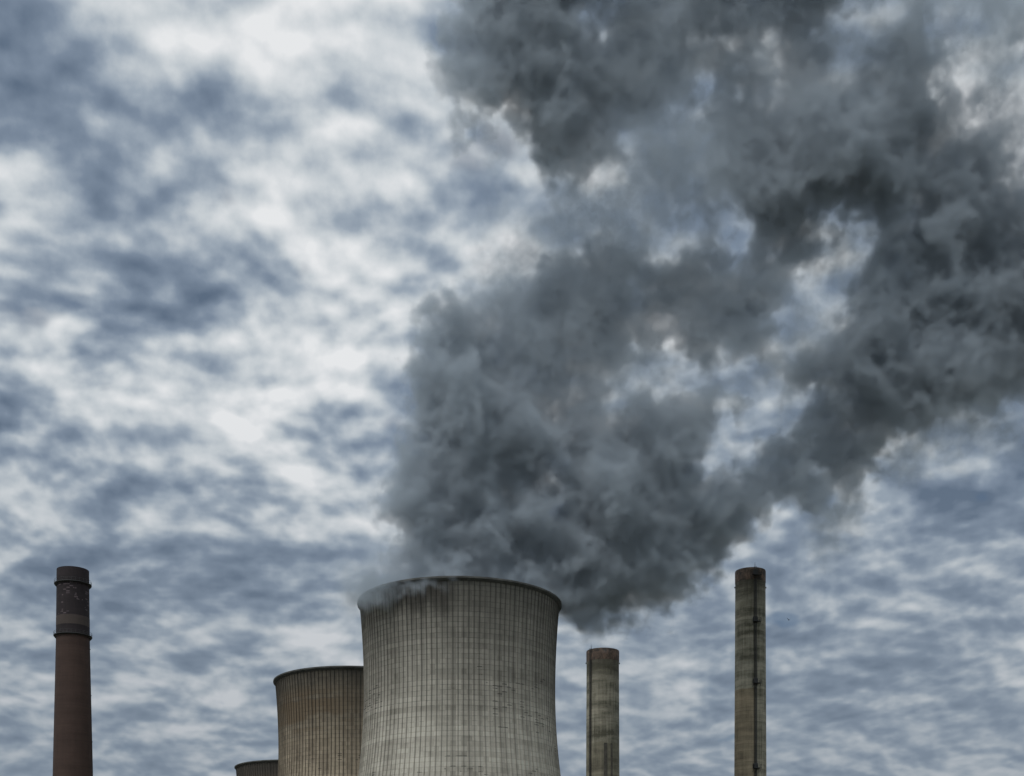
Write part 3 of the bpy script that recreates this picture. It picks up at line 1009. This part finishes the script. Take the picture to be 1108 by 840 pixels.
def build_smoke():
    dens, org, (nx, ny, nz) = smoke_density()
    # cell values as slices laid side by side; R holds a slice, G the next one behind it
    cols = int(math.ceil(math.sqrt(ny)))
    rows = int(math.ceil(ny / cols))
    W, H = cols * nx, rows * nz
    at = np.zeros((H, W, 4), np.float32)
    at[..., 3] = 1
    for j in range(ny):
        r, c = divmod(j, cols)
        at[r * nz:(r + 1) * nz, c * nx:(c + 1) * nx, 0] = dens[j]
        if j + 1 < ny:
            at[r * nz:(r + 1) * nz, c * nx:(c + 1) * nx, 1] = dens[j + 1]
    img = bpy.data.images.new('smoke cells', W, H, alpha=False, float_buffer=False, is_data=True)
    img.colorspace_settings.name = 'Non-Color'
    img.pixels.foreach_set(at.ravel())
    img.update()
    img.pack()
    m = bpy.data.materials.new('grey smoke')
    m.use_nodes = True
    m.node_tree.nodes.clear()
    g = G(m.node_tree)
    out = g.new('ShaderNodeOutputMaterial')
    p = g.new('ShaderNodeTexCoord').outputs['Object']
    x, y, z = g.sep(g.vm('SCALE', p, scale=1.0 / VOX))
    x = g.m('MINIMUM', g.m('MAXIMUM', x, 0.5), nx - 1.5)
    y = g.m('MINIMUM', g.m('MAXIMUM', y, 0.0), ny - 1.01)
    z = g.m('MINIMUM', g.m('MAXIMUM', z, 0.5), nz - 1.5)
    j = g.m('FLOOR', y)
    fy = g.sub(y, j)
    r = g.m('FLOOR', g.div(g.add(j, 0.01), cols))
    c = g.sub(j, g.mul(r, float(cols)))
    u = g.div(g.total(g.mul(c, float(nx)), x, 0.5), W)
    v = g.div(g.total(g.mul(r, float(nz)), z, 0.5), H)
    tx = g.new('ShaderNodeTexImage', interpolation='Linear', extension='EXTEND')
    tx.image = img
    g.l.new(g.xyz(u, v, 0.0), tx.inputs['Vector'])
    sc = g.new('ShaderNodeSeparateColor')
    g.l.new(tx.outputs['Color'], sc.inputs[0])
    d = g.add(g.mul(sc.outputs[0], g.sub(1.0, fy)), g.mul(sc.outputs[1], fy))
    # finer curls than the cells can hold
    n = g.noise(p, 0.38, 2, 0.62, 0.0)
    d = g.m('MAXIMUM', g.mul(d, g.add(1.0, g.mul(g.sub(n, 0.5), g.sub(6.0, g.mul(d, 4.6))))), 0.0)
    vol = g.new('ShaderNodeVolumePrincipled')
    vol.inputs['Color'].default_value = (.515, .560, .605, 1)
    vol.inputs['Anisotropy'].default_value = 0.0
    vol.inputs['Density Attribute'].default_value = ''
    g.l.new(g.mul(d, SIGMA), vol.inputs['Density'])
    g.l.new(vol.outputs[0], out.inputs['Volume'])
    m.cycles.volume_step_rate = 0.13
    # the skin round the plume
    q = 3
    py_, pz_, px_ = [(-n) % q for n in dens.shape]
    dd = np.pad(dens, ((0, py_), (0, pz_), (0, px_)))
    dd = dd.reshape(dd.shape[0] // q, q, dd.shape[1] // q, q, dd.shape[2] // q, q).max((1, 3, 5))
    dd = np.pad((dd > 0.02).astype(np.float32), 2)
    for ax in range(3):                           # grow by a cell, then soften
        dd = np.maximum(dd, np.maximum(np.roll(dd, 1, ax), np.roll(dd, -1, ax)))
    for ax in range(3):
        dd = (np.roll(dd, 1, ax) + 2 * dd + np.roll(dd, -1, ax)) / 4
    o2 = ((1 - 2 * q) * VOX,) * 3                 # object space: cell (0,0,0) of the grid is the origin
    co, quads = surface_nets(dd, 0.5, o2, q * VOX)
    me = bpy.data.meshes.new('smoke_plume')
    me.vertices.add(len(co))
    me.vertices.foreach_set('co', co.ravel().astype(np.float32))
    me.loops.add(quads.size)
    me.loops.foreach_set('vertex_index', quads.ravel().astype(np.int32))
    me.polygons.add(len(quads))
    me.polygons.foreach_set('loop_start', np.arange(0, quads.size, 4, dtype=np.int32))
    me.update(calc_edges=True)
    me.validate()
    me.materials.append(m)
    o = link(bpy.data.objects.new('smoke_plume', me))
    o.location = org
    o['label'] = 'dark grey billowing smoke plume drifting right from the large cooling tower'
    o['category'] = 'smoke'
    print('smoke', dens.shape, 'skin', len(co), len(quads), 'bad', int((quads < 0).sum()))


SIGMA = 0.21
build_smoke()


# ------------------------------------------------------------------ a bird far off
def bird():
    c = P(853.6, 671, 330.0)
    m = plain('dark feathers', (.03, .03, .03), 0.8)
    t = thing('bird', 'tiny dark bird flying in the open sky right of the tallest chimney', 'bird', c)
    bm = bmesh.new()
    bmesh.ops.create_uvsphere(bm, u_segments=10, v_segments=8, radius=1.0)
    for v in bm.verts:
        a = 0.10 * (1.0 - 0.35 * v.co.y)
        v.co = Vector((v.co.x * a, v.co.y * 0.30, v.co.z * a))
    tail = [bm.verts.new(q) for q in ((-.03, .26, .0), (.03, .26, .0), (.09, .48, .01), (-.09, .48, .01), (-.03, .26, .03), (.03, .26, .03), (.09, .48, .02), (-.09, .48, .02))]
    for f in ((0, 1, 2, 3), (7, 6, 5, 4), (0, 4, 5, 1), (1, 5, 6, 2), (2, 6, 7, 3), (3, 7, 4, 0)):
        bm.faces.new([tail[i] for i in f])
    mesh_obj('body', bm, m, t, 60)
    for s in (-1, 1):
        bm = bmesh.new()
        secs = [(0.06, -.14, .12, .0, .03), (.26, -.16, .08, .22, .022), (.44, -.04, .10, .52, .008)]
        rg = []
        for x, ya, yb, z, th in secs:
            rg.append([bm.verts.new((s * x, ya, z)), bm.verts.new((s * x, yb, z)), bm.verts.new((s * x, yb, z + th)), bm.verts.new((s * x, ya, z + th))])
        for A, B in zip(rg, rg[1:]):
            for i in range(4):
                bm.faces.new((A[i], A[(i + 1) % 4], B[(i + 1) % 4], B[i]))
        bm.faces.new(rg[0])
        bm.faces.new(rg[-1][::-1])
        bmesh.ops.recalc_face_normals(bm, faces=bm.faces)
        mesh_obj('wing', bm, m, t)


bird()
